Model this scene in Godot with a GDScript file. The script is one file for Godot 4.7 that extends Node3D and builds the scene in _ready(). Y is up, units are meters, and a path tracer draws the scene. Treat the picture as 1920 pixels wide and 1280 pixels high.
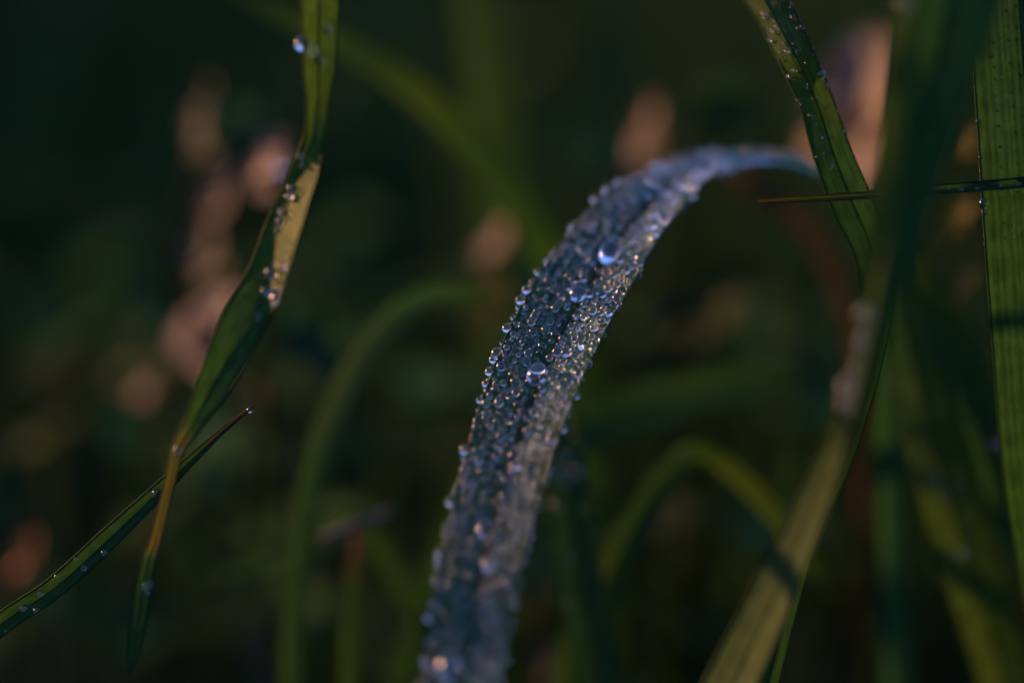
extends Node3D
# A dewy grass blade in a dawn meadow, macro view. Units are metres; the focus plane lies 0.32 m from the lens.

const FOCUS := 0.32
const TAN_H := 0.12                      # half height of the view at one metre (100 mm lens, 24 mm frame)
const ASPECT := 1024.0 / 682.0
var cam_pos := Vector3.ZERO
var cam_right := Vector3.RIGHT
var cam_up := Vector3.UP
var cam_fwd := Vector3.FORWARD
var rng := RandomNumberGenerator.new()
var used_names := {}
var mat_leaf: StandardMaterial3D
var mat_dry: StandardMaterial3D
var mat_water: StandardMaterial3D
var mat_meadow: StandardMaterial3D
var drop_meshes: Array = []

# ---------------------------------------------------------------- helpers
func numbered(called: String) -> String:
	if not used_names.has(called):
		used_names[called] = 0
		return called
	used_names[called] += 1
	return "%s_%03d" % [called, used_names[called]]

func lin(r: float, g: float, b: float) -> Color:
	return Color(r, g, b).linear_to_srgb()

# a point given by its place in the 1920 x 1280 view and its distance behind (+) or before (-) the focus plane in millimetres
func at(px: float, py: float, mm: float) -> Vector3:
	var dist := FOCUS + mm * 0.001
	var x := (px - 960.0) / 960.0 * TAN_H * ASPECT * dist
	var y := -(py - 640.0) / 640.0 * TAN_H * dist
	return cam_pos + cam_fwd * dist + cam_right * x + cam_up * y

func px_size(px: float, mm: float) -> float:
	return px / 640.0 * TAN_H * (FOCUS + mm * 0.001)

func thing(called: String, label: String, category: String, group: String = "", where: Vector3 = Vector3.ZERO) -> Node3D:
	var o := Node3D.new()
	o.name = numbered(called)
	add_child(o)
	o.position = where
	o.set_meta("label", label)
	o.set_meta("category", category)
	if group != "":
		o.set_meta("group", group)
	return o

func part(called: String, mesh: Mesh, m: Material, parent: Node3D) -> MeshInstance3D:
	var o := MeshInstance3D.new()
	o.name = called
	o.mesh = mesh
	o.material_override = m
	parent.add_child(o, true)
	return o

func catmull(a: float, b: float, c: float, d: float, t: float) -> float:
	return 0.5 * (2.0 * b + (c - a) * t + (2.0 * a - 5.0 * b + 4.0 * c - d) * t * t + (3.0 * b - a - 3.0 * c + d) * t * t * t)

# ---------------------------------------------------------------- grass blade
# keys: [px, py, mm, width in px, roll in degrees, fold, colour, place of the midrib across]; returns the sampled ribbon
func ribbon(keys: Array, steps: int) -> Dictionary:
	var n := keys.size()
	var pts: Array = []
	for k in keys:
		pts.append(at(k[0], k[1], k[2]))
	return ribbon_world(keys, pts, steps)

func ribbon_world(keys: Array, pts: Array, steps: int) -> Dictionary:
	var n := keys.size()
	var pos: Array = []
	var wid: Array = []
	var roll: Array = []
	var fold: Array = []
	var col: Array = []
	var skew: Array = []
	for i in range(n - 1):
		var i0: int = maxi(i - 1, 0)
		var i3: int = mini(i + 2, n - 1)
		for s in range(steps + (1 if i == n - 2 else 0)):
			var t := float(s) / steps
			var p0: Vector3 = pts[i0]
			var p1: Vector3 = pts[i]
			var p2: Vector3 = pts[i + 1]
			var p3: Vector3 = pts[i3]
			pos.append(Vector3(catmull(p0.x, p1.x, p2.x, p3.x, t), catmull(p0.y, p1.y, p2.y, p3.y, t), catmull(p0.z, p1.z, p2.z, p3.z, t)))
			var e := t * t * (3.0 - 2.0 * t)
			wid.append(maxf(lerpf(px_size(keys[i][3], keys[i][2]), px_size(keys[i + 1][3], keys[i + 1][2]), lerpf(t, e, 0.5)), 0.00012))
			roll.append(deg_to_rad(catmull(keys[i0][4], keys[i][4], keys[i + 1][4], keys[i3][4], t)))
			fold.append(lerpf(keys[i][5], keys[i + 1][5], t))
			skew.append(lerpf(keys[i][7] if keys[i].size() > 7 else 0.0, keys[i + 1][7] if keys[i + 1].size() > 7 else 0.0, t))
			var c0: Color = keys[i][6]
			col.append(c0.lerp(keys[i + 1][6], e))
	var tan_: Array = []
	var side: Array = []
	var nor: Array = []
	var length: Array = []
	var run := 0.0
	for i in pos.size():
		var a: Vector3 = pos[maxi(i - 1, 0)]
		var b: Vector3 = pos[mini(i + 1, pos.size() - 1)]
		var t3: Vector3 = (b - a).normalized()
		var v: Vector3 = (pos[i] - cam_pos).normalized()
		var w0: Vector3 = t3.cross(v)
		if w0.length() < 0.05:
			w0 = side[i - 1] if i > 0 else cam_right
		w0 = w0.normalized()
		var n0: Vector3 = w0.cross(t3).normalized()
		if n0.dot(v) > 0.0:
			n0 = -n0
		var r: float = roll[i]
		var w: Vector3 = (w0 * cos(r) + n0 * sin(r)).normalized()
		var nn: Vector3 = (n0 * cos(r) - w0 * sin(r)).normalized()
		if i > 0:
			run += (pos[i] - pos[i - 1]).length()
		tan_.append(t3); side.append(w); nor.append(nn); length.append(run)
	return {"pos": pos, "wid": wid, "fold": fold, "col": col, "tan": tan_, "side": side, "nor": nor, "len": length, "skew": skew}

func section(s: float, half: float, fold: float, seed_: float, mid: float = 0.0) -> float:
	# height of the blade's upper face over its midrib
	var a := absf(s - mid)
	return fold * half * pow(a, 1.25) + half * 0.016 * sin(s * 29.0 + 1.7 * sin(s * 6.0 + seed_) + seed_)

func surface_at(b: Dictionary, u: float, s: float) -> Array:
	# a point and its normal on the blade's face; u 0..1 along, s -1..1 across
	var f: float = clampf(u, 0.0, 0.9999) * float(b.pos.size() - 1)
	var i := int(f)
	var t: float = f - i
	var c: Vector3 = b.pos[i].lerp(b.pos[i + 1], t)
	var w: Vector3 = b.side[i].lerp(b.side[i + 1], t).normalized()
	var n: Vector3 = b.nor[i].lerp(b.nor[i + 1], t).normalized()
	var half: float = lerpf(b.wid[i], b.wid[i + 1], t) * 0.5
	var fo: float = lerpf(b.fold[i], b.fold[i + 1], t)
	var mid: float = lerpf(b.skew[i], b.skew[i + 1], t)
	var h := section(s, half, fo, 0.0, mid)
	var slope := fo * 1.25 * pow(absf(s - mid), 0.25) * signf(s - mid)
	return [c + w * (s * half) + n * h, (n - w * slope).normalized(), half, w, b.tan[i]]

func blade_mesh(b: Dictionary, across: int = 12, wave: float = 0.0, seed_: float = 0.0) -> ArrayMesh:
	# the leaf tissue itself, a fifth of a millimetre thin: one sheet that light passes; its margins are parts of their own
	var st := SurfaceTool.new()
	st.begin(Mesh.PRIMITIVE_TRIANGLES)
	var m: int = b.pos.size()
	var ring := across + 1
	for i in m:
		var half: float = b.wid[i] * 0.5
		for k in range(ring):
			var s := -1.0 + 2.0 * k / across
			var h := section(s, half, b.fold[i], seed_, b.skew[i])
			h += wave * sin(b.len[i] * 260.0 + seed_ + (0.0 if s < 0 else 1.9)) * s * s * half
			st.set_color(b.col[i])
			st.set_uv(Vector2((s * 0.5 + 0.5), b.len[i] * 40.0))
			st.add_vertex(b.pos[i] + b.side[i] * (s * half) + b.nor[i] * h)
	for i in range(m - 1):
		var flip: bool = b.side[i].cross(b.tan[i]).dot(b.nor[i]) > 0.0
		for k in range(across):
			var a := i * ring + k
			if flip:
				for q in [a, a + ring, a + 1, a + 1, a + ring, a + ring + 1]: st.add_index(q)
			else:
				for q in [a, a + 1, a + ring, a + 1, a + ring + 1, a + ring]: st.add_index(q)
	st.generate_normals()
	return st.commit()

# the thickened rim along one side (-1 or 1) of a blade
func margin_mesh(b: Dictionary, which: float, seed_: float, wave: float = 0.0) -> ArrayMesh:
	var pts: Array = []
	var cols: Array = []
	for i in b.pos.size():
		var half: float = b.wid[i] * 0.5
		var h := section(which, half, b.fold[i], seed_, b.skew[i])
		h += wave * sin(b.len[i] * 260.0 + seed_ + (0.0 if which < 0 else 1.9)) * half
		pts.append(b.pos[i] + b.side[i] * (which * half) + b.nor[i] * h)
		var c: Color = b.col[i]
		cols.append(Color(c.r * 1.3, c.g * 1.2, c.b * 1.3))
	var st := SurfaceTool.new()
	st.begin(Mesh.PRIMITIVE_TRIANGLES)
	for i in pts.size():
		var r: float = minf(0.00013, b.wid[i] * 0.08 + 0.00003)
		for k in 5:
			var a := TAU * k / 5.0
			st.set_color(cols[i])
			st.set_uv(Vector2(k / 5.0, b.len[i] * 40.0))
			st.add_vertex(pts[i] + (b.side[i] * cos(a) + b.nor[i] * sin(a)) * r)
	for i in range(pts.size() - 1):
		var flip: bool = b.side[i].cross(b.tan[i]).dot(b.nor[i]) > 0.0
		for k in 5:
			var a := i * 5 + k
			var a2 := i * 5 + (k + 1) % 5
			if flip:
				for q in [a, a2, a + 5, a2, a2 + 5, a + 5]: st.add_index(q)
			else:
				for q in [a, a + 5, a2, a2, a + 5, a2 + 5]: st.add_index(q)
	st.generate_normals()
	return st.commit()

# a rib (thin half-round strip) down the middle of a blade
func rib_mesh(b: Dictionary, share: float, lift: float, from: float = 0.0, to: float = 1.0, tint: Color = Color(0.09, 0.12, 0.05)) -> ArrayMesh:
	var st := SurfaceTool.new()
	st.begin(Mesh.PRIMITIVE_TRIANGLES)
	var m: int = b.pos.size()
	var i0 := int(from * (m - 1))
	var i1 := int(to * (m - 1))
	var seg := 6
	for i in range(i0, i1 + 1):
		var r: float = maxf(b.wid[i] * 0.5 * share, 0.00006)
		for k in range(seg):
			var a := TAU * k / seg
			st.set_color(tint)
			st.set_uv(Vector2(float(k) / seg, b.len[i] * 40.0))
			st.add_vertex(b.pos[i] + b.side[i] * (cos(a) * r + b.skew[i] * b.wid[i] * 0.5) + b.nor[i] * (sin(a) * r * 0.7 + lift * r))
	for i in range(i1 - i0):
		for k in range(seg):
			var a := i * seg + k
			var a2 := i * seg + (k + 1) % seg
			var flip: bool = b.side[i0 + i].cross(b.tan[i0 + i]).dot(b.nor[i0 + i]) > 0.0
			if flip:
				for q in [a, a2, a + seg, a2, a2 + seg, a + seg]: st.add_index(q)
			else:
				for q in [a, a + seg, a2, a2, a + seg, a2 + seg]: st.add_index(q)
	st.generate_normals()
	return st.commit()

# puts a bead of water on a blade; height over the face in radii
func bead_transform(p: Vector3, n: Vector3, r: float, flat: float = 0.92, sink: float = 0.72, stretch: Vector3 = Vector3.ZERO, long: float = 1.0) -> Transform3D:
	var y := n.normalized()
	var x := y.cross(Vector3(0.31, 0.77, 0.55)).normalized()
	if stretch != Vector3.ZERO:
		x = (stretch - y * stretch.dot(y)).normalized()
	var z := x.cross(y).normalized()
	return Transform3D(Basis(x * r * long, y * r * flat, z * r), p + y * r * sink * flat)

func bead(parent: Node3D, tr: Transform3D, kind: int = 0, called: String = "dewdrop") -> void:
	var o := part(called, drop_meshes[kind % drop_meshes.size()], mat_water, parent)
	o.transform = parent.transform.affine_inverse() * tr

func bead_mesh(seed_: int) -> ArrayMesh:
	# a bead: nearly a sphere, a little uneven
	var noise := FastNoiseLite.new()
	noise.seed = seed_
	noise.frequency = 0.55
	var st := SurfaceTool.new()
	st.begin(Mesh.PRIMITIVE_TRIANGLES)
	var rings := 10
	var segs := 18
	for i in range(rings + 1):
		var a := PI * i / rings
		for j in range(segs):
			var p := TAU * j / segs
			var v := Vector3(sin(a) * cos(p), cos(a), sin(a) * sin(p))
			v *= 1.0 + 0.05 * noise.get_noise_3dv(v) * (1.0 if seed_ > 0 else 0.0)
			st.set_normal(v.normalized())
			st.add_vertex(v)
	for i in range(rings):
		for j in range(segs):
			var a := i * segs + j
			var a2 := i * segs + (j + 1) % segs
			for q in [a, a + segs, a2, a2, a + segs, a2 + segs]:
				st.add_index(q)
	return st.commit()

func simple_blade(called: String, label: String, keys: Array, group: String = "", steps: int = 10, rib: bool = true, wave: float = 0.0) -> Dictionary:
	var b := ribbon(keys, steps)
	var base: Vector3 = b.pos[0]
	var t := thing(called, label, "grass blade", group)
	var sd := rng.randf() * 6.0
	part("leaf", blade_mesh(b, 12, wave, sd), mat_leaf, t)
	part("margin", margin_mesh(b, -1.0, sd, wave), mat_leaf, t)
	part("margin", margin_mesh(b, 1.0, sd, wave), mat_leaf, t)
	if rib:
		var c: Color = b.col[b.col.size() / 2]
		part("midrib", rib_mesh(b, 0.055, 0.0, 0.0, 0.98, Color(c.r * 1.5, c.g * 1.35, c.b * 1.5)), mat_leaf, t)
	b.node = t
	return b

func bead_on(b: Dictionary, u: float, s: float, r_px: float, kind: int = 0, front: float = 1.0, long: float = 1.0) -> void:
	var q: Array = surface_at(b, u, s)
	var n: Vector3 = q[1] * front
	bead(b.node, bead_transform(q[0], n, px_size(r_px, 0.0), 0.92, 0.72, q[4], long), kind)

# bead placed where a given view point meets the blade: the ribbon's nearest middle point is searched for, then the offset across
func bead_near(b: Dictionary, px: float, py: float, r_px: float, kind: int = 0, long: float = 1.0) -> void:
	var best := 1e9
	var bu := 0.0
	var bs := 0.0
	for iu in range(121):
		for is_ in range(-5, 6):
			var q: Array = surface_at(b, iu / 120.0, is_ / 5.0)
			var rel: Vector3 = q[0] - cam_pos
			var dist := rel.dot(cam_fwd)
			var x := 960.0 + rel.dot(cam_right) / dist / (TAN_H * ASPECT) * 960.0
			var y := 640.0 - rel.dot(cam_up) / dist / TAN_H * 640.0
			var e := (x - px) * (x - px) + (y - py) * (y - py)
			if e < best:
				best = e; bu = iu / 120.0; bs = is_ / 5.0
	var q2: Array = surface_at(b, bu, bs)
	var n: Vector3 = q2[1]
	if n.dot(cam_fwd) > 0.0:
		n = -n
	bead(b.node, bead_transform(q2[0], n, px_size(r_px, 0.0), 0.97, 0.92, q2[4], long), kind)

# bead hanging on the rim of a blade at the height py of the view
func bead_rim(b: Dictionary, px: float, py: float, r_px: float, which: float, kind: int = 0) -> void:
	var best := 1e9
	var bu := 0.0
	for iu in range(401):
		var q: Array = surface_at(b, iu / 400.0, which)
		var rel: Vector3 = q[0] - cam_pos
		var dist := rel.dot(cam_fwd)
		var x := 960.0 + rel.dot(cam_right) / dist / (TAN_H * ASPECT) * 960.0
		var y := 640.0 - rel.dot(cam_up) / dist / TAN_H * 640.0
		var e := (y - py) * (y - py) + 0.05 * (x - px) * (x - px)
		if e < best:
			best = e; bu = iu / 400.0
	var q2: Array = surface_at(b, bu, which)
	var front: Vector3 = q2[1] if q2[1].dot(cam_fwd) < 0.0 else -q2[1]
	var n: Vector3 = (q2[3] * which * 0.8 + front * 0.75).normalized()
	bead(b.node, bead_transform(q2[0], n, px_size(r_px, 0.0), 0.97, 0.8), kind)

# ---------------------------------------------------------------- broad leaf on a stalk
func leaf_mesh(size: float, shape: float, cup: float, seed_: int, tint: Color, tint2: Color) -> ArrayMesh:
	var noise := FastNoiseLite.new()
	noise.seed = seed_
	noise.frequency = 0.9
	var st := SurfaceTool.new()
	st.begin(Mesh.PRIMITIVE_TRIANGLES)
	var nu := 16
	var ns := 10
	for i in range(nu + 1):
		var u := float(i) / nu
		var half := size * shape * pow(sin(PI * pow(u, 0.8)), 0.75) * (1.0 + 0.55 * noise.get_noise_2d(u * 3.2, 3.0) + 0.25 * noise.get_noise_2d(u * 9.0, 8.0)) + size * 0.004
		for j in range(ns + 1):
			var s := -1.0 + 2.0 * j / ns
			var h := cup * half * s * s + size * 0.05 * noise.get_noise_2d(u * 3.0 + 7.0, s * 2.0) - cup * size * 0.35 * u * u
			h += size * 0.012 * cos(u * 34.0 - absf(s) * 9.0)
			st.set_color(tint.lerp(tint2, clampf(0.5 + 1.4 * noise.get_noise_2d(u * 4.0 + 20.0, s * 2.5), 0.0, 1.0)))
			st.set_uv(Vector2(u * 1.3, s * 0.5))
			st.add_vertex(Vector3(s * half + size * 0.16 * noise.get_noise_2d(u * 2.5, 40.0 + s), h, -u * size))
	for i in range(nu):
		for j in range(ns):
			var a := i * (ns + 1) + j
			for q in [a, a + ns + 1, a + 1, a + 1, a + ns + 1, a + ns + 2]: st.add_index(q)
	st.generate_normals()
	return st.commit()

func tube_mesh(pts: Array, r0: float, r1: float, tint: Color) -> ArrayMesh:
	var st := SurfaceTool.new()
	st.begin(Mesh.PRIMITIVE_TRIANGLES)
	var seg := 7
	for i in pts.size():
		var t: Vector3 = (pts[mini(i + 1, pts.size() - 1)] - pts[maxi(i - 1, 0)]).normalized()
		var x := t.cross(Vector3(0.2, 0.1, 0.97)).normalized()
		var y := x.cross(t).normalized()
		var r := lerpf(r0, r1, float(i) / (pts.size() - 1))
		for k in seg:
			st.set_color(tint)
			st.set_uv(Vector2(float(k) / seg, i * 0.2))
			st.add_vertex(pts[i] + (x * cos(TAU * k / seg) + y * sin(TAU * k / seg)) * r)
	for i in range(pts.size() - 1):
		for k in seg:
			var a := i * seg + k
			var a2 := i * seg + (k + 1) % seg
			for q in [a, a2, a + seg, a2, a2 + seg, a + seg]: st.add_index(q)
	st.generate_normals()
	return st.commit()

func curve_pts(a: Vector3, b: Vector3, c: Vector3, n: int) -> Array:
	var out: Array = []
	for i in range(n + 1):
		var t := float(i) / n
		out.append(a * (1 - t) * (1 - t) + b * 2.0 * t * (1 - t) + c * t * t)
	return out

# a leaf whose middle shows at (px, py); aim is where its face turns, up_dir the way its tip points
func broad_leaf(called: String, label: String, category: String, px: float, py: float, mm: float, size_px: float, shape: float, aim: Vector3, tip: Vector3, tint: Color, tint2: Color, m: Material, group: String, seed_: int) -> Node3D:
	var size := px_size(size_px, mm)
	var y := aim.normalized()
	var z := -(tip - y * tip.dot(y)).normalized()
	var x := y.cross(z).normalized()
	var mid := at(px, py, mm)
	var basis_ := Basis(x, y, z)
	var origin := mid + z * size * 0.5
	var t := thing(called, label, category, group)
	var r := RandomNumberGenerator.new()
	r.seed = seed_ * 17 + 3
	# three leaflets fan out from the stalk, each with its own tilt
	for k in 3:
		var len_ := size * (0.78 if k == 0 else r.randf_range(0.42, 0.66))
		var turn := 0.0 if k == 0 else (1.0 if k == 1 else -1.0) * r.randf_range(0.55, 1.25)
		var tilt := Basis(y, turn) * Basis(x, r.randf_range(-0.3, 0.25)) * Basis(z, r.randf_range(-0.4, 0.3))
		var tr := Transform3D(tilt * basis_, origin + z * size * -0.12)
		var o := part("leaflet", leaf_mesh(len_, shape, 0.35, seed_ * 3 + k, tint, tint2), m, t)
		o.transform = tr
		var vein: Array = []
		for i in range(9):
			var u := i / 8.0
			vein.append(Vector3(0, -0.35 * 0.35 * len_ * u * u - len_ * 0.01, -u * len_ * 0.97))
		part("midrib", tube_mesh(vein, len_ * 0.016, len_ * 0.005, tint * 0.8), m, o)
	var foot := Vector3(origin.x + rng.randf_range(-0.02, 0.02), 0.0, origin.z - 0.03)
	part("stalk", tube_mesh(curve_pts(foot, Vector3(foot.x, origin.y * 0.7, foot.z), origin - z * size * 0.12, 10), 0.0007, 0.0004, Color(0.05, 0.08, 0.02)), mat_leaf, t)
	return t

# ---------------------------------------------------------------- materials
func grain_image(w: int, h: int, seed_: int, veins: float) -> Image:
	var a := FastNoiseLite.new(); a.seed = seed_; a.frequency = 0.09
	var c := FastNoiseLite.new(); c.seed = seed_ + 5; c.frequency = 0.02
	var im := Image.create(w, h, false, Image.FORMAT_RGB8)
	for y in h:
		for x in w:
			var u := float(x) / w
			var k := 0.5 + 0.5 * cos(u * TAU * veins + 1.9 * sin(u * 11.0) + 0.9 * sin(u * 37.0))
			var v := 0.80 + 0.16 * k + 0.14 * a.get_noise_2d(x * 1.6, y * 0.12) + 0.16 * c.get_noise_2d(x, y * 0.7)
			v = clampf(v, 0.0, 1.0)
			im.set_pixel(x, y, Color(v, v, v * 0.97))
	return im

func relief_image(w: int, h: int, veins: float) -> Image:
	var a := FastNoiseLite.new(); a.seed = 77; a.frequency = 0.12
	var im := Image.create(w, h, false, Image.FORMAT_RGB8)
	for y in h:
		for x in w:
			var k := 0.5 + 0.5 * cos(float(x) / w * TAU * veins + 1.9 * sin(float(x) / w * 11.0) + 0.9 * sin(float(x) / w * 37.0))
			var v := clampf(0.2 + 0.55 * k + 0.25 * a.get_noise_2d(x, y * 0.4), 0.0, 1.0)
			im.set_pixel(x, y, Color(v, v, v))
	return im

func make_materials() -> void:
	var grain := ImageTexture.create_from_image(grain_image(128, 512, 3, 15.0))
	var relief := ImageTexture.create_from_image(relief_image(128, 512, 15.0))
	mat_leaf = StandardMaterial3D.new()
	mat_leaf.resource_name = "grass leaf"
	mat_leaf.vertex_color_use_as_albedo = true
	mat_leaf.albedo_texture = grain
	mat_leaf.albedo_color = lin(0.56, 0.56, 0.56)
	mat_leaf.roughness = 0.55
	mat_leaf.metallic_specular = 0.18
	mat_leaf.heightmap_enabled = true
	mat_leaf.heightmap_texture = relief
	mat_leaf.heightmap_scale = 0.006
	mat_leaf.backlight_enabled = true
	mat_leaf.backlight = lin(0.75, 0.8, 0.35)
	mat_dry = StandardMaterial3D.new()
	mat_dry.resource_name = "withered leaf"
	mat_dry.vertex_color_use_as_albedo = true
	mat_dry.albedo_texture = grain
	mat_dry.albedo_color = lin(0.36, 0.36, 0.36)
	mat_dry.roughness = 0.8
	mat_dry.backlight_enabled = true
	mat_dry.backlight = lin(0.3, 0.22, 0.14)
	mat_meadow = StandardMaterial3D.new()
	mat_meadow.resource_name = "meadow grass"
	mat_meadow.vertex_color_use_as_albedo = true
	mat_meadow.albedo_color = lin(1.0, 1.0, 1.0)
	mat_meadow.roughness = 0.65
	mat_meadow.metallic_specular = 0.12
	mat_meadow.backlight_enabled = true
	mat_meadow.backlight = lin(0.4, 0.45, 0.2)
	mat_water = StandardMaterial3D.new()
	mat_water.resource_name = "water"
	mat_water.albedo_color = Color(1, 1, 1, 0)
	mat_water.roughness = 0.16
	mat_water.refraction_enabled = true
	mat_water.refraction_scale = 0.033
	for k in 4:
		drop_meshes.append(bead_mesh(k))

# ---------------------------------------------------------------- meadow
func meadow_blade(seed_: int) -> ArrayMesh:
	var r := RandomNumberGenerator.new()
	r.seed = seed_
	var st := SurfaceTool.new()
	st.begin(Mesh.PRIMITIVE_TRIANGLES)
	var n := 7
	var lean := r.randf_range(0.15, 0.75)
	var twist := r.randf_range(-1.2, 1.2)
	for i in range(n + 1):
		var u := float(i) / n
		var c := Vector3(0.0, u - 0.35 * lean * u * u * u, lean * u * u)
		var w := 0.017 * (1.0 - pow(u, 2.2)) + 0.0006
		var dir := Vector3(cos(twist * u), 0.0, sin(twist * u))
		for s in [-1, 0, 1]:
			st.set_color(Color(1, 1, 1))
			st.set_uv(Vector2(s * 0.5 + 0.5, u * 4.0))
			st.add_vertex(c + dir * w * s + Vector3(0, 0, -0.4 * w * absf(s)))
	for i in range(n):
		for k in 2:
			var a := i * 3 + k
			for q in [a, a + 3, a + 1, a + 1, a + 3, a + 4]: st.add_index(q)
	st.generate_normals()
	return st.commit()

func build_meadow() -> void:
	var root := Node3D.new()
	root.name = "meadow_grass"
	add_child(root)
	root.set_meta("kind", "stuff")
	root.set_meta("label", "dense dark green meadow grass blurred behind everything")
	root.set_meta("category", "grass")
	var r := RandomNumberGenerator.new()
	r.seed = 411
	var noise := FastNoiseLite.new()
	noise.seed = 9
	noise.frequency = 6.0
	var kinds := 5
	for k in kinds:
		var places: Array = []
		var tries := 0
		while places.size() < 5000 and tries < 60000:
			tries += 1
			var x := r.randf_range(-1.0, 1.0)
			var z := -pow(r.randf(), 1.35) * 2.6 + 0.30
			var rel := Vector3(x, 0.1, z) - cam_pos
			var dist := rel.dot(cam_fwd)
			var lateral := absf(rel.dot(cam_right))
			var clear_half := 0.075 + 0.19 * maxf(dist - FOCUS, 0.0)
			if dist < FOCUS + 0.16 and lateral < clear_half + 0.02:
				continue
			if z > 0.05 and x > -0.12 and lateral < 0.2:
				continue
			if z > -0.1 and x < 0.0 and r.randf() < 0.7:
				continue
			var h := r.randf_range(0.07, 0.125) * (1.0 + 0.35 * noise.get_noise_2d(x, z))
			if dist > FOCUS + 0.16:
				h *= 1.12
			if z > -0.1 and x < 0.0:
				h *= 0.6
			if x < -0.42 and z < -0.62:
				h = minf(h * 2.4, 0.34)
			elif x < -0.02 and z < -0.1 and z > -0.62 + (x + 0.42) * 0.3:
				h *= 0.62
			places.append([x, z, h])
		var mm := MultiMesh.new()
		mm.transform_format = MultiMesh.TRANSFORM_3D
		mm.use_colors = true
		mm.mesh = meadow_blade(100 + k)
		mm.instance_count = places.size()
		for i in places.size():
			var p: Array = places[i]
			var b := Basis(Vector3.UP, r.randf() * TAU).scaled(Vector3.ONE * p[2])
			mm.set_instance_transform(i, Transform3D(b, Vector3(p[0], 0.0, p[1])))
			var g := exp(r.randf_range(-1.0, 0.75))
			var c := Color(0.016 * g, 0.037 * g, 0.010 * g)
			if r.randf() < 0.15:
				c = Color(0.024 * g, 0.042 * g, 0.006 * g)
			mm.set_instance_color(i, c)
		var o := MultiMeshInstance3D.new()
		o.name = "grass"
		o.multimesh = mm
		o.material_override = mat_meadow
		o.set_meta("kind", "stuff")
		root.add_child(o, true)

# low leafy plants between the grass, too many and too blurred to count
func build_undergrowth() -> void:
	var root := Node3D.new()
	root.name = "undergrowth_leaves"
	add_child(root)
	root.set_meta("kind", "stuff")
	root.set_meta("label", "low three-leaved plants mottling the dark blurred grass behind")
	root.set_meta("category", "undergrowth")
	var r := RandomNumberGenerator.new()
	r.seed = 907
	for k in 3:
		var st := SurfaceTool.new()
		for j in 3:
			var lm := leaf_mesh(1.0, 0.36, 0.3, 50 + k * 3 + j, Color(1, 1, 1), Color(0.75, 0.8, 0.7))
			var b := Basis(Vector3.UP, -1.9 + 1.9 * j + r.randf_range(-0.3, 0.3)) * Basis(Vector3.RIGHT, r.randf_range(-0.35, 0.45))
			st.append_from(lm, 0, Transform3D(b, Vector3.ZERO))
		st.append_from(tube_mesh([Vector3(0.3, -6.0, 0.2), Vector3(0.15, -3.0, 0.1), Vector3(0, 0, 0)], 0.07, 0.05, Color(0.8, 1, 0.6)), 0, Transform3D.IDENTITY)
		var places: Array = []
		while places.size() < 420:
			var z := -0.13 - pow(r.randf(), 1.4) * 1.0
			var half := 0.1 + 0.19 * (FOCUS - z)
			var x := r.randf_range(-half, half) * 1.3
			places.append(Vector3(x, r.randf_range(0.03, 0.105), z))
		var mm := MultiMesh.new()
		mm.transform_format = MultiMesh.TRANSFORM_3D
		mm.use_colors = true
		mm.mesh = st.commit()
		mm.instance_count = places.size()
		for i in places.size():
			var b := (Basis(Vector3.UP, r.randf() * TAU) * Basis(Vector3.RIGHT, r.randf_range(-0.5, 0.5))).scaled(Vector3.ONE * r.randf_range(0.006, 0.014))
			mm.set_instance_transform(i, Transform3D(b, places[i]))
			var g := exp(r.randf_range(-0.5, 0.5))
			var c := Color(0.022 * g, 0.055 * g, 0.014 * g)
			var pick := r.randf()
			if pick < 0.16:
				c = Color(0.065 * g, 0.075 * g, 0.018 * g)
			elif pick < 0.185:
				c = Color(0.085 * g, 0.06 * g, 0.03 * g)
			mm.set_instance_color(i, c)
		var o := MultiMeshInstance3D.new()
		o.name = "leaves"
		o.multimesh = mm
		o.material_override = mat_meadow
		o.set_meta("kind", "stuff")
		root.add_child(o, true)

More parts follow.
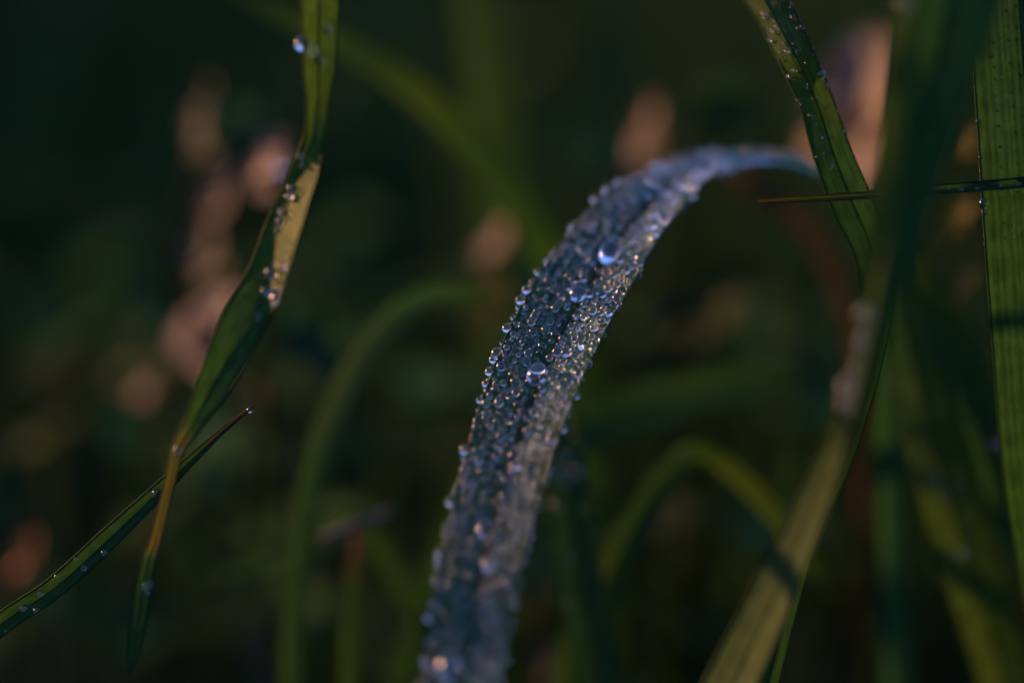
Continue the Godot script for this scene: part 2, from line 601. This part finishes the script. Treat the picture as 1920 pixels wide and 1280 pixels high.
# ---------------------------------------------------------------- scene
func _ready() -> void:
	rng.seed = 20240
	# camera: a 100 mm macro lens looking slightly down into the grass
	var focus_point := Vector3(0.0, 0.14, 0.0)
	var pitch := deg_to_rad(-12.0)
	var cam := Camera3D.new()
	cam.name = "camera"
	add_child(cam)
	cam.rotation.x = pitch
	cam_fwd = -cam.basis.z
	cam_up = cam.basis.y
	cam_right = cam.basis.x
	cam_pos = focus_point - cam_fwd * FOCUS
	cam.position = cam_pos
	cam.fov = rad_to_deg(2.0 * atan(TAN_H))
	cam.near = 0.02
	cam.far = 200.0
	var lens := CameraAttributesPhysical.new()
	lens.frustum_focal_length = 100.0
	lens.frustum_focus_distance = FOCUS
	lens.frustum_near = 0.02
	lens.frustum_far = 200.0
	lens.exposure_aperture = 5.6
	cam.attributes = lens
	cam.fov = rad_to_deg(2.0 * atan(TAN_H))
	cam.current = true
	# sky and sun: a clear blue dawn, the sun low on the left
	var sky_mat := ProceduralSkyMaterial.new()
	sky_mat.sky_top_color = lin(0.075, 0.155, 0.43)
	sky_mat.sky_horizon_color = lin(0.15, 0.18, 0.25)
	sky_mat.sky_curve = 0.12
	sky_mat.ground_bottom_color = lin(0.01, 0.015, 0.008)
	sky_mat.ground_horizon_color = lin(0.02, 0.025, 0.015)
	sky_mat.sun_angle_max = 12.0
	sky_mat.sun_curve = 0.12
	var sky := Sky.new()
	sky.sky_material = sky_mat
	var env := Environment.new()
	env.background_mode = Environment.BG_SKY
	env.sky = sky
	env.background_energy_multiplier = 1.0
	env.tonemap_mode = Environment.TONE_MAPPER_LINEAR
	env.tonemap_exposure = 3.0
	env.sdfgi_enabled = true
	env.ssao_enabled = true
	env.ssil_enabled = true
	var we := WorldEnvironment.new()
	we.name = "environment"
	we.environment = env
	add_child(we)
	var sun := DirectionalLight3D.new()
	sun.name = "sun"
	add_child(sun)
	sun.look_at_from_position(Vector3(-0.86, 0.27, -0.43), Vector3.ZERO)
	sun.light_color = Color(1.0, 0.72, 0.50)
	sun.light_energy = 1.6
	sun.light_angular_distance = 2.5
	sun.shadow_enabled = true

	make_materials()
	build_ground()
	build_meadow()
	build_undergrowth()
	build_main_blade()
	build_near_blades()
	build_back_blades()
	build_back_leaves()

func build_ground() -> void:
	var g := MeshInstance3D.new()
	g.name = "ground"
	var pm := PlaneMesh.new()
	pm.size = Vector2(120, 120)
	g.mesh = pm
	var n := FastNoiseLite.new()
	n.seed = 4
	n.frequency = 0.03
	n.fractal_octaves = 5
	var nt := NoiseTexture2D.new()
	nt.width = 512; nt.height = 512; nt.seamless = true
	nt.noise = n
	var ramp := Gradient.new()
	ramp.set_color(0, lin(0.014, 0.016, 0.006))
	ramp.set_color(1, lin(0.040, 0.038, 0.016))
	nt.color_ramp = ramp
	var m := StandardMaterial3D.new()
	m.resource_name = "soil"
	m.albedo_texture = nt
	m.roughness = 0.95
	m.uv1_triplanar = true
	m.uv1_world_triplanar = true
	m.uv1_scale = Vector3.ONE * 6.0
	g.material_override = m
	g.set_meta("kind", "structure")
	add_child(g)

# the arched, dew-covered blade in focus
func build_main_blade() -> void:
	var c := Color(0.032, 0.150, 0.070)
	var c2 := Color(0.044, 0.145, 0.055)
	var keys := [
		[1700, 1900, 75, 60, 0, 0.3, c2],
		[1668, 900, 62, 50, 10, 0.3, c2],
		[1640, 520, 52, 46, 35, 0.3, c2],
		[1590, 372, 46, 24, 50, 0.12, c],
		[1500, 306, 40, 22, 46, 0.11, c],
		[1400, 298, 34, 40, 52, 0.12, c],
		[1300, 320, 27, 104, 55, 0.15, c],
		[1200, 395, 18, 164, 40, 0.17, c],
		[1114, 515, 9, 190, 34, 0.18, c],
		[1054, 620, 2, 192, 32, 0.18, c],
		[1005, 730, -5, 188, 31, 0.17, c],
		[956, 870, -12, 174, 27, 0.15, c2],
		[910, 1040, -20, 164, 22, 0.14, c2],
		[878, 1220, -27, 150, 18, 0.13, c2],
		[862, 1420, -36, 130, 25, 0.12, c2],
		[858, 1640, -42, 60, 0, 0.10, c2],
		[862, 1820, -45, 3, 0, 0.1, c2],
	]
	var b := ribbon(keys, 12)
	var t := thing("grass_blade", "arched grass blade covered with dewdrops, in sharp focus at the middle", "grass blade", "")
	part("leaf", blade_mesh(b, 20, 0.0, 0.0), mat_leaf, t)
	part("margin", margin_mesh(b, -1.0, 0.0), mat_leaf, t)
	part("margin", margin_mesh(b, 1.0, 0.0), mat_leaf, t)
	part("midrib", rib_mesh(b, 0.05, -0.3, 0.0, 0.985, Color(0.06, 0.10, 0.05)), mat_leaf, t)
	b.node = t
	# beads: rejection sampling on the face so that they touch but hardly overlap
	var r := RandomNumberGenerator.new()
	r.seed = 77
	var placed: Array = []
	var grid := {}
	var cell := 0.0012
	var n_pos: int = b.pos.size()
	var u_from := 3.7 / 16.0
	var u_to := 14.3 / 16.0
	var patch := FastNoiseLite.new()
	patch.seed = 31
	patch.frequency = 240.0
	for tries in range(30000):
		var u := r.randf_range(u_from, u_to)
		var s := r.randf_range(-1.03, 1.03)
		var q: Array = surface_at(b, u, clampf(s, -1.0, 1.0))
		var p: Vector3 = q[0]
		var big := 1.0 - float(tries) / 30000.0
		# big ones first, the gaps fill with small ones
		var size := lerpf(0.13, 0.46, pow(big, 1.1)) * r.randf_range(0.55, 1.25)
		if u < 5.2 / 16.0 and r.randf() > 0.25 + (u - u_from) * 10.0:
			continue
		if r.randf() < 0.012:
			size *= 1.45
		var patchy := patch.get_noise_3dv(p)
		if patchy < -0.2 and size < 0.3:
			continue
		var low := clampf((u - 11.0 / 16.0) / (3.0 / 16.0), 0.0, 1.0)
		if low > 0.0 and r.randf() < low * 0.5:
			continue
		size *= lerpf(1.0, 1.12, low)
		if absf(s) < 0.05 and r.randf() < 0.9:
			continue
		if s > -0.03 and s < 0.19 and (u < 9.0 / 16.0 or patchy > -0.1) and r.randf() < 0.94:
			continue
		var rad := size * 0.001
		var ok := true
		var gi := Vector3i((p / cell).floor())
		for dx in range(-1, 2):
			for dy in range(-1, 2):
				for dz in range(-1, 2):
					var key := gi + Vector3i(dx, dy, dz)
					if grid.has(key):
						for e in grid[key]:
							if (e[0] - p).length() < (e[1] + rad) * 1.04:
								ok = false
								break
					if not ok: break
				if not ok: break
			if not ok: break
		if not ok:
			continue
		var n: Vector3 = q[1]
		if absf(s) > 0.97:
			n = (n * r.randf_range(0.2, 1.0) + q[3] * signf(s) * r.randf_range(0.2, 0.9)).normalized()
		if not grid.has(gi):
			grid[gi] = []
		grid[gi].append([p, rad])
		placed.append([rad, bead_transform(p, n, rad, r.randf_range(0.9, 1.0), r.randf_range(0.8, 0.98), q[4], r.randf_range(0.97, 1.1))])
	placed.sort_custom(func(a, d): return a[0] > d[0])
	var single := mini(285, placed.size())
	for i in single:
		bead(t, placed[i][1], i)
	var mm := MultiMesh.new()
	mm.transform_format = MultiMesh.TRANSFORM_3D
	mm.mesh = drop_meshes[1]
	mm.instance_count = placed.size() - single
	for i in range(single, placed.size()):
		mm.set_instance_transform(i - single, placed[i][1])
	var o := MultiMeshInstance3D.new()
	o.name = "fine_dew"
	o.multimesh = mm
	o.material_override = mat_water
	o.set_meta("kind", "stuff")
	t.add_child(o, true)
	# long lens-shaped pools lying in the channel beside the midrib
	for d in [[1084, 551, 17, 1.5], [1016, 714, 19, 1.35], [846, 1258, 20, 1.5], [1150, 490, 20, 2.0], [925, 1062, 11, 1.5], [900, 1000, 9, 2.2], [895, 650, 12, 1.0], [965, 872, 9, 1.3]]:
		bead_near(b, d[0], d[1], d[2], 0, d[3])

func build_near_blades() -> void:
	var olive := Color(0.075, 0.150, 0.022)
	var khaki := Color(0.085, 0.145, 0.045)
	var green := Color(0.044, 0.120, 0.028)
	var deep := Color(0.040, 0.112, 0.034)
	var gold := Color(0.16, 0.155, 0.05)
	var teal := Color(0.036, 0.120, 0.030)
	# hanging twisted blade on the left
	var b := simple_blade("grass_blade", "twisted hanging grass blade with a row of bright beads on its fold", [
		[-420, 2300, 20, 70, 0, 0.2, green], [-330, 700, 5, 70, 0, 0.2, green], [-60, -250, -8, 72, 0, 0.2, olive], [420, -330, -10, 74, -10, 0.2, olive],
		[590, -90, -11, 78, -24, 0.2, olive], [597, 0, -11, 78, -26, 0.2, olive], [597, 110, -11, 66, -22, 0.2, olive], [595, 200, -11, 42, -8, 0.2, olive],
		[588, 262, -11, 38, 14, 0.2, olive, -0.2], [569, 345, -11, 76, 38, 0.22, olive, -0.5], [540, 430, -11, 102, 40, 0.28, olive, -0.55], [505, 530, -11, 98, 38, 0.3, olive, -0.1],
		[462, 600, -11, 84, 24, 0.3, green, 0.4], [428, 665, -11, 76, 8, 0.3, green, 0.1], [398, 725, -11, 62, 0, 0.3, green], [366, 785, -11, 36, -6, 0.3, green],
		[333, 845, -11, 21, -15, 0.3, gold], [314, 920, -10, 18, -20, 0.3, gold], [290, 1015, -9, 20, -20, 0.3, gold], [275, 1060, -9, 28, -6, 0.3, deep],
		[260, 1150, -9, 31, -2, 0.3, deep], [250, 1215, -9, 27, -2, 0.25, deep], [243, 1262, -9, 6, 0, 0.1, deep]], "", 9)
	for d in [[554, 348, 6.5], [548, 362, 5], [543, 374, 6], [533, 396, 6.5], [529, 410, 5], [518, 433, 4], [568, 318, 4], [560, 300, 4],
			[524, 490, 4.5], [531, 498, 4.5], [534, 507, 4], [540, 480, 4], [518, 518, 9], [505, 540, 6.5], [511, 552, 5], [495, 590, 5.5], [330, 846, 7],
			[611, 55, 8], [583, 85, 9], [600, 108, 8], [296, 1095, 9], [566, 300, 4], [545, 462, 3.5], [536, 520, 3.5], [526, 540, 4]]:
		bead_near(b, d[0], d[1], d[2] * 1.3)
	bead_rim(b, 558, 85, 13, -1.0)
	bead_near(b, 520, 562, 9, 1, 2.0)
	for k in 26:
		bead_near(b, 600 - 0.45 * k + rng.randf_range(-3, 3) + (18 if k < 12 else 0), 10 + 14 * k, rng.randf_range(1.5, 2.6))
	# thin blade slanting up from the lower left corner
	b = simple_blade("grass_blade", "thin dark blade slanting up from the lower left corner to a reddish tip", [
		[-700, 2300, 10, 49, 0, 0.2, green], [-320, 1480, 4, 46, 0, 0.3, green], [-40, 1205, 2, 38, 0, 0.4, green], [100, 1105, 0, 39, -12, 0.45, green], [200, 1015, -1, 38, -14, 0.5, deep],
		[300, 920, -2, 28, -14, 0.5, deep], [360, 862, -3, 18, -14, 0.5, green], [420, 806, -3, 10, -14, 0.5, Color(0.08, 0.08, 0.05)], [460, 772, -3, 6, 20, 0.3, Color(0.12, 0.08, 0.06)], [477, 759, -3, 3, 0, 0.1, Color(0.22, 0.06, 0.04)]], "", 8)
	for d in [[468, 770, 5], [294, 925, 8], [160, 1065, 6], [80, 1108, 6], [42, 1140, 7], [70, 1150, 6], [196, 1040, 6], [108, 1078, 4], [140, 1048, 4], [20, 1190, 5], [230, 985, 4]]:
		bead_near(b, d[0], d[1], d[2])
	# diagonal blade at the top right, folded like a roof
	b = simple_blade("grass_blade", "diagonal grass blade at the top right with a pale dewy side", [
		[1250, 2100, 10, 40, 0, -0.2, green], [1480, 1120, 4, 40, 0, -0.3, green], [1585, 840, 6, 40, 0, -0.3, green], [1640, 600, 7, 56, 0, -0.4, green], [1638, 480, 6, 68, 6, -0.2, green], [1600, 385, 5, 78, 6, -0.2, green], [1563, 290, 4, 70, 6, -0.22, green],
		[1530, 190, 4, 62, 0, -0.25, olive], [1495, 115, 4, 68, -14, -0.3, olive], [1460, 50, 5, 78, -26, -0.3, khaki], [1428, -10, 6, 84, -26, -0.3, khaki], [1340, -160, 10, 80, -8, -0.5, khaki], [1200, -330, 16, 40, 0, -0.3, olive], [1120, -380, 20, 3, 0, 0, olive]], "", 9)
	for k in 84:
		var u := rng.randf_range(0.42, 0.82)
		bead_on(b, u, rng.randf_range(-0.4, 0.95) if k % 3 else rng.randf_range(-1.0, -0.85), rng.randf_range(2.0, 4.8), k)
	for d in [[1540, 140, 9], [1460, 55, 6], [1478, 98, 5], [1498, 105, 4], [1550, 205, 4], [1490, 35, 6], [1500, 50, 5], [1520, 160, 4], [1586, 250, 4]]:
		bead_near(b, d[0], d[1], d[2])
	# thin pointed blade crossing level at the right
	b = simple_blade("grass_blade", "needle-thin pointed blade crossing level at the right edge", [
		[3300, 900, 40, 30, 0, 0.3, deep], [2500, 300, 14, 26, 0, 0.4, deep], [2100, 320, 3, 22, 10, 0.4, deep], [1920, 343, -2, 19, 20, 0.5, deep], [1780, 354, -3, 18, 25, 0.5, deep], [1690, 362, -4, 16, 25, 0.4, green],
		[1600, 368, -4, 13, 20, 0.4, Color(0.07, 0.11, 0.03)], [1500, 373, -4, 10, 10, 0.4, Color(0.09, 0.13, 0.03)], [1440, 376, -4, 7, 0, 0.3, Color(0.12, 0.12, 0.04)], [1420, 377, -4, 2, 0, 0.1, Color(0.35, 0.12, 0.07)]], "", 8, false)
	for d in [[1772, 356, 4], [1800, 357, 4], [1830, 356, 4], [1870, 350, 5], [1905, 348, 4]]:
		bead_near(b, d[0], d[1], d[2])
	# broad blade along the right edge
	b = simple_blade("grass_blade", "broad upright blade filling the right edge with rows of tiny beads", [
		[2120, 2200, 30, 150, 6, 0.2, green], [2020, 1250, 22, 170, 6, 0.25, green], [1972, 880, 12, 184, 6, 0.3, green], [1956, 650, 6, 190, 5, 0.3, green], [1942, 430, 2, 194, 4, 0.3, green], [1929, 210, 0, 196, 4, 0.3, green], [1914, 0, 0, 192, 4, 0.3, green],
		[1905, -250, 4, 180, 12, 0.25, green], [1860, -600, 10, 90, 0, 0.2, olive], [1840, -760, 14, 3, 0, 0, olive]], "", 9)
	for row in 5:
		for k in 22:
			bead_on(b, 0.44 + 0.30 * k / 22.0 + rng.randf_range(-0.004, 0.004), 0.62 - row * 0.16 + rng.randf_range(-0.02, 0.02), rng.randf_range(2.0, 3.4), k)
	for k in 34:
		bead_on(b, 0.44 + 0.24 * k / 34.0 + rng.randf_range(-0.003, 0.003), 1.0, rng.randf_range(2.0, 4.0), k)
	bead_near(b, 1851, 385, 11)
	bead_near(b, 1846, 396, 6)
	bead_near(b, 1840, 222, 6)
	# big dark foreground blade
	b = simple_blade("grass_blade", "wide dark blurred blade rising to the top right in the foreground", [
		[1000, 2400, 4, 50, 4, 0.2, deep], [1330, 1420, -6, 44, 4, 0.2, deep], [1548, 930, -26, 34, 4, 0.2, deep], [1608, 760, -35, 40, 4, 0.25, green], [1640, 620, -38, 62, 4, 0.25, green], [1672, 480, -38, 84, 4, 0.25, teal], [1706, 330, -38, 108, 4, 0.25, teal],
		[1744, 170, -38, 140, 4, 0.25, teal], [1782, 0, -38, 176, 4, 0.2, teal], [1830, -250, -36, 190, 4, 0.2, teal], [1900, -600, -30, 120, 4, 0.2, teal], [1960, -900, -20, 4, 0, 0, teal]], "", 9)
	# pale blade in front, lower right
	b = simple_blade("grass_blade", "pale olive blurred blade running up from the bottom with glowing beads", [
		[900, 2600, -5, 129, -40, 0.1, khaki], [1180, 1700, -10, 142, -40, 0.1, khaki], [1350, 1330, -16, 126, -40, 0.1, khaki], [1440, 1140, -22, 105, -40, 0.1, khaki], [1520, 960, -28, 77, -40, 0.1, khaki], [1573, 820, -34, 50, -40, 0.1, khaki], [1600, 715, -38, 38, -40, 0.1, khaki],
		[1624, 590, -41, 34, -36, 0.1, olive], [1648, 450, -43, 36, -20, 0.1, olive], [1670, 300, -43, 38, 0, 0.15, olive], [1690, 130, -43, 41, 10, 0.2, olive], [1706, 0, -42, 43, 10, 0.2, olive], [1730, -250, -40, 38, 0, 0.2, olive], [1770, -600, -34, 3, 0, 0, olive]], "", 9)
	for d in [[1633, 585, 14], [1626, 626, 10], [1620, 650, 10], [1612, 685, 9], [1600, 724, 16], [1594, 757, 12], [1690, 12, 13]]:
		bead_near(b, d[0], d[1], d[2])

func build_back_blades() -> void:
	var olive := Color(0.075, 0.140, 0.024)
	var green := Color(0.046, 0.115, 0.028)
	var deep := Color(0.042, 0.108, 0.030)
	var teal := Color(0.042, 0.112, 0.038)
	var grey := Color(0.058, 0.120, 0.044)
	var brown := Color(0.16, 0.085, 0.05)
	var rust := Color(0.055, 0.042, 0.022)
	var grp := "blurred blades behind the dewy arch"
	# arched blade left of the middle
	simple_blade("grass_blade", "blurred arching blade left of the dewy blade with a grey shine", [
		[520, 2200, 60, 40, 6, 0.2, deep], [545, 1290, 55, 42, 6, 0.25, green], [562, 1050, 55, 46, 6, 0.25, deep], [588, 880, 54, 50, 6, 0.25, teal], [632, 755, 54, 51, 6, 0.25, grey], [688, 650, 55, 48, 6, 0.25, grey], [752, 580, 58, 45, 6, 0.25, teal], [840, 545, 64, 38, 6, 0.25, teal], [930, 575, 72, 16, 6, 0.2, deep], [985, 640, 78, 3, 0, 0, deep]], grp)
	simple_blade("grass_blade", "thin upright blurred stem below the tan twig", [
		[665, 2100, 60, 30, 0, 0.2, green], [655, 1290, 56, 34, 0, 0.2, olive], [662, 1130, 55, 32, 0, 0.2, green], [672, 1010, 55, 26, 0, 0.2, brown], [680, 985, 55, 4, 0, 0.1, brown]], grp)
	# tan twig lying across
	var t := thing("dry_twig", "short tan twig lying across the blurred stem", "twig")
	part("stem", tube_mesh(curve_pts(at(605, 1012, 50), at(660, 985, 50), at(735, 960, 52), 8), 0.0007, 0.0005, Color(0.20, 0.15, 0.11)), mat_dry, t)
	simple_blade("grass_blade", "faint low blade reaching left behind the arching blurred blade", [
		[900, 1400, 90, 40, 0, 0.2, deep], [700, 1010, 82, 40, 0, 0.2, green], [560, 1040, 78, 36, 0, 0.2, teal], [430, 1078, 74, 20, 0, 0.2, teal], [370, 1100, 72, 3, 0, 0, teal]], grp)
	simple_blade("grass_blade", "long blurred diagonal blade from the hanging blade toward the arch", [
		[1180, 1900, 120, 70, 0, 0.2, green], [1090, 700, 95, 72, 0, 0.2, green], [1000, 430, 85, 70, 0, 0.2, green], [900, 290, 80, 66, 0, 0.2, green], [790, 180, 76, 60, 0, 0.2, olive], [680, 105, 74, 52, 0, 0.2, green], [560, 40, 72, 40, 0, 0.2, green], [420, -20, 70, 3, 0, 0, green]], grp)
	var b := simple_blade("grass_blade", "bluish blurred blade close behind the dewy blade with an orange bead", [
		[1180, 2300, 60, 90, -30, 0.2, deep], [1135, 1400, 50, 96, -30, 0.25, deep], [1098, 1120, 46, 100, -30, 0.25, teal], [1075, 960, 44, 96, -30, 0.25, teal], [1062, 860, 43, 78, -30, 0.25, teal], [1055, 790, 43, 50, -30, 0.25, teal], [1050, 720, 43, 4, -30, 0.1, teal]], grp)
	for d in [[1045, 945, 12], [1070, 1048, 7], [1075, 1132, 7], [1065, 890, 18], [1088, 882, 14], [1045, 876, 13], [1070, 850, 12]]:
		bead_near(b, d[0], d[1], d[2])
	simple_blade("grass_blade", "blurred blade folded over at a sharp bend below the right of the dewy blade", [
		[1000, 2100, 62, 64, 0, 0.2, green], [1068, 1290, 56, 67, 0, 0.25, green], [1130, 1110, 54, 62, 0, 0.25, olive], [1200, 970, 53, 56, 0, 0.25, deep], [1270, 870, 52, 50, 10, 0.25, deep], [1310, 842, 52, 45, 30, 0.25, green], [1370, 880, 54, 43, 10, 0.25, olive], [1440, 950, 58, 38, 0, 0.25, olive], [1520, 1060, 64, 24, 0, 0.2, green], [1560, 1130, 68, 3, 0, 0, green]], grp)
	simple_blade("grass_blade", "dark blurred blade reaching right from behind the dewy blade", [
		[760, 1300, 90, 90, 0, 0.2, deep], [930, 880, 80, 96, 0, 0.2, green], [1090, 800, 74, 96, 0, 0.2, green], [1250, 750, 72, 90, 0, 0.2, green], [1400, 715, 72, 70, 0, 0.2, deep], [1520, 700, 72, 4, 0, 0, deep]], grp)
	simple_blade("grass_blade", "reddish brown blurred stem bending down under the arch", [
		[1620, 1900, 94, 10, 30, 0.2, rust], [1618, 1150, 92, 12, 20, 0.2, rust], [1612, 880, 90, 20, 24, 0.2, Color(0.14, 0.045, 0.022)], [1600, 640, 86, 40, 30, 0.2, rust], [1545, 480, 84, 52, 30, 0.2, rust], [1470, 390, 82, 46, 30, 0.2, rust], [1390, 335, 82, 30, 30, 0.2, rust], [1340, 320, 58, 3, 0, 0, rust]], grp)
	# lower right
	b = simple_blade("grass_blade", "wide olive blurred blade slanting to the lower right corner with faint rings", [
		[2080, 2000, 60, 110, 0, 0.2, olive], [1890, 1290, 48, 100, 0, 0.25, olive], [1815, 1040, 44, 118, 0, 0.25, olive], [1755, 830, 42, 118, 0, 0.25, olive], [1705, 640, 42, 92, 0, 0.25, green], [1672, 480, 42, 60, 0, 0.2, green], [1650, 330, 44, 4, 0, 0.1, green]], grp)
	for d in [[1752, 897, 11], [1795, 905, 11], [1770, 925, 9], [1797, 1035, 12], [1820, 980, 8]]:
		bead_near(b, d[0], d[1], d[2])
	simple_blade("grass_blade", "dark green blurred blade behind the olive one at the right", [
		[2250, 1900, 70, 100, 0, 0.2, deep], [2010, 1200, 58, 100, 0, 0.25, deep], [1905, 930, 54, 104, 0, 0.25, green], [1820, 720, 52, 96, 0, 0.25, green], [1745, 560, 52, 64, 0, 0.25, olive], [1700, 440, 52, 4, 0, 0.1, green]], grp)
	b = simple_blade("grass_blade", "golden blurred blade tip with orange beads at the right edge", [
		[2150, 1600, 52, 60, 0, 0.2, olive], [1985, 900, 44, 56, 0, 0.25, olive], [1920, 820, 41, 44, 20, 0.3, Color(0.16, 0.10, 0.03)], [1872, 838, 40, 30, 30, 0.3, Color(0.18, 0.10, 0.03)], [1850, 860, 40, 4, 0, 0.1, olive]], grp)
	for d in [[1905, 775, 12], [1865, 840, 13], [1890, 835, 10], [1905, 870, 9]]:
		bead_near(b, d[0], d[1], d[2])
	simple_blade("grass_blade", "faint upright olive blade at the top middle", [
		[960, 2300, 170, 90, 0, 0.2, deep], [945, 600, 160, 96, 0, 0.2, green], [935, 250, 158, 96, 0, 0.2, olive], [905, 20, 158, 90, 0, 0.2, olive], [860, -250, 160, 4, 0, 0, green]], grp)

func build_back_leaves() -> void:
	var sunward := Vector3(-0.85, 0.35, 0.45)
	var tan_a := Color(0.50, 0.36, 0.22)
	var tan_b := Color(0.32, 0.23, 0.13)
	var pink_a := Color(0.44, 0.31, 0.20)
	var pink_b := Color(0.24, 0.17, 0.12)
	var ol_a := Color(0.17, 0.15, 0.055)
	var ol_b := Color(0.08, 0.10, 0.03)
	var blue_a := Color(0.034, 0.110, 0.045)
	var blue_b := Color(0.030, 0.090, 0.030)
	var grn_a := Color(0.045, 0.12, 0.02)
	var grn_b := Color(0.03, 0.06, 0.015)
	var yel_a := Color(0.26, 0.21, 0.05)
	var g1 := "withered leaves behind the grass"
	var g2 := "green leaves behind the grass"
	var up := Vector3(0.1, 1, -0.1)
	broad_leaf("withered_leaf", "large tan withered leaf glowing behind the diagonal blade", "leaf", 1622, 180, 118, 310, 0.42, sunward, Vector3(0.5, 1, 0), tan_a, tan_b, mat_dry, g1, 1)
	broad_leaf("withered_leaf", "tan withered leaf just above the top of the dewy arch", "leaf", 1225, 240, 128, 144, 0.34, sunward, Vector3(-0.8, 1, 0), tan_a, tan_b, mat_dry, g1, 2)
	broad_leaf("withered_leaf", "small tan leaf left of the dewy arch", "leaf", 925, 440, 121, 150, 0.33, sunward, Vector3(-1, 0.5, 0), Color(0.38, 0.27, 0.15), tan_b, mat_dry, g1, 3)
	broad_leaf("withered_leaf", "pinkish withered leaf low beside the hanging blade", "leaf", 385, 595, 105, 200, 0.4, sunward, Vector3(0.3, 1, 0.1), pink_a, pink_b, mat_dry, g1, 4)
	var pink := broad_leaf("withered_leaf", "pinkish withered leaf behind the upper twist of the hanging blade", "leaf", 505, 315, 80, 150, 0.3, sunward, Vector3(0.6, 0.2, 0.8), pink_a, pink_b, mat_dry, g1, 5)
	bead(pink, Transform3D(Basis.IDENTITY.scaled(Vector3.ONE * px_size(13, 72)), at(528, 310, 72)), 0)
	broad_leaf("withered_leaf", "brown withered leaf between the two pink ones on the left", "leaf", 408, 345, 115, 150, 0.34, sunward, Vector3(-0.2, 1, 0), Color(0.33, 0.21, 0.13), pink_b, mat_dry, g1, 6)
	broad_leaf("withered_leaf", "dull pink leaf lowest of the withered ones on the left", "leaf", 280, 705, 130, 120, 0.3, sunward, Vector3(-0.6, 0.8, 0), Color(0.26, 0.16, 0.10), pink_b, mat_dry, g1, 7)
	broad_leaf("withered_leaf", "narrow olive leaf standing above the withered ones on the left", "leaf", 388, 225, 120, 190, 0.16, sunward, up, ol_a, ol_b, mat_dry, g1, 8)
	broad_leaf("withered_leaf", "olive brown leaf in the middle of the withered ones on the left", "leaf", 395, 455, 125, 190, 0.22, sunward, Vector3(-0.5, 1, 0.2), ol_a, Color(0.14, 0.11, 0.05), mat_dry, g1, 9)
	broad_leaf("withered_leaf", "burnt orange leaf at the left edge", "leaf", 35, 1035, 108, 144, 0.36, sunward, Vector3(-1, 0.4, 0), Color(0.62, 0.22, 0.02), Color(0.36, 0.12, 0.012), mat_dry, g1, 10)
	broad_leaf("withered_leaf", "faint orange leaf low behind the dewy blade", "leaf", 1030, 1240, 114, 84, 0.4, sunward, Vector3(1, 0.4, 0), Color(0.16, 0.08, 0.02), ol_b, mat_dry, g1, 11)
	broad_leaf("green_leaf", "dark bluish leaf left of the pink withered leaf", "leaf", 470, 225, 128, 180, 0.36, Vector3(0.2, 0.8, 0.6), Vector3(0.4, 1, 0), blue_a, blue_b, mat_leaf, g2, 12)
	broad_leaf("green_leaf", "dark bluish leaf under the withered ones on the left", "leaf", 310, 600, 129, 156, 0.38, Vector3(0.2, 0.8, 0.6), Vector3(-0.4, 1, 0), blue_a, blue_b, mat_leaf, g2, 13)
	broad_leaf("green_leaf", "teal leaf between the hanging blade and the blurred arching blade", "leaf", 610, 640, 105, 220, 0.40, Vector3(0.3, 0.8, 0.6), Vector3(1, 0.6, 0), Color(0.034, 0.115, 0.045), blue_b, mat_leaf, g2, 14)
	broad_leaf("green_leaf", "broad green leaf above the thin end of the arch", "leaf", 1370, 195, 100, 200, 0.40, Vector3(-0.3, 0.8, 0.6), Vector3(1, 0.5, 0), grn_a, grn_b, mat_leaf, g2, 15)
	broad_leaf("green_leaf", "olive green leaf under the arch, the upper one", "leaf", 1330, 560, 128, 276, 0.40, Vector3(-0.5, 0.6, 0.6), Vector3(1, 0.3, 0), Color(0.065, 0.085, 0.018), grn_b, mat_leaf, g2, 16)
	broad_leaf("green_leaf", "olive green leaf under the arch, the lower one", "leaf", 1290, 640, 105, 190, 0.36, Vector3(-0.4, 0.6, 0.6), Vector3(0.6, -0.3, 0), Color(0.05, 0.075, 0.018), grn_b, mat_leaf, g2, 17)
	broad_leaf("green_leaf", "yellowish round leaf upper of three beside the broad right blade", "leaf", 1820, 260, 62, 70, 0.45, sunward, up, yel_a, ol_b, mat_leaf, g2, 18)
	broad_leaf("green_leaf", "yellowish round leaf lower of three beside the broad right blade", "leaf", 1812, 400, 62, 76, 0.45, sunward, Vector3(0.6, 0.8, 0), yel_a, ol_a, mat_leaf, g2, 19)
	broad_leaf("green_leaf", "small grey green leaf under the two yellowish ones at the right", "leaf", 1822, 515, 62, 56, 0.42, sunward, up, Color(0.10, 0.11, 0.06), ol_b, mat_leaf, g2, 20)
	broad_leaf("green_leaf", "dim teal leaf above the dewy arch left of the tan leaf", "leaf", 1110, 290, 110, 150, 0.40, Vector3(0.3, 0.8, 0.6), Vector3(-0.5, 1, 0), Color(0.034, 0.110, 0.045), blue_b, mat_leaf, g2, 21)
	broad_leaf("green_leaf", "yellow green leaf low right beside the dewy blade", "leaf", 1010, 1120, 121, 132, 0.40, sunward, up, Color(0.09, 0.10, 0.02), ol_b, mat_leaf, g2, 22)
	broad_leaf("green_leaf", "yellowish leaf edge behind the tip of the thin slanting blade", "leaf", 470, 740, 125, 110, 0.22, sunward, Vector3(1, -0.3, 0), ol_a, ol_b, mat_leaf, g2, 23)
	broad_leaf("green_leaf", "yellow green leaf left of the dewy blade at half height", "leaf", 925, 575, 114, 156, 0.22, sunward, Vector3(0.4, -1, 0), Color(0.09, 0.10, 0.015), ol_b, mat_leaf, g2, 24)
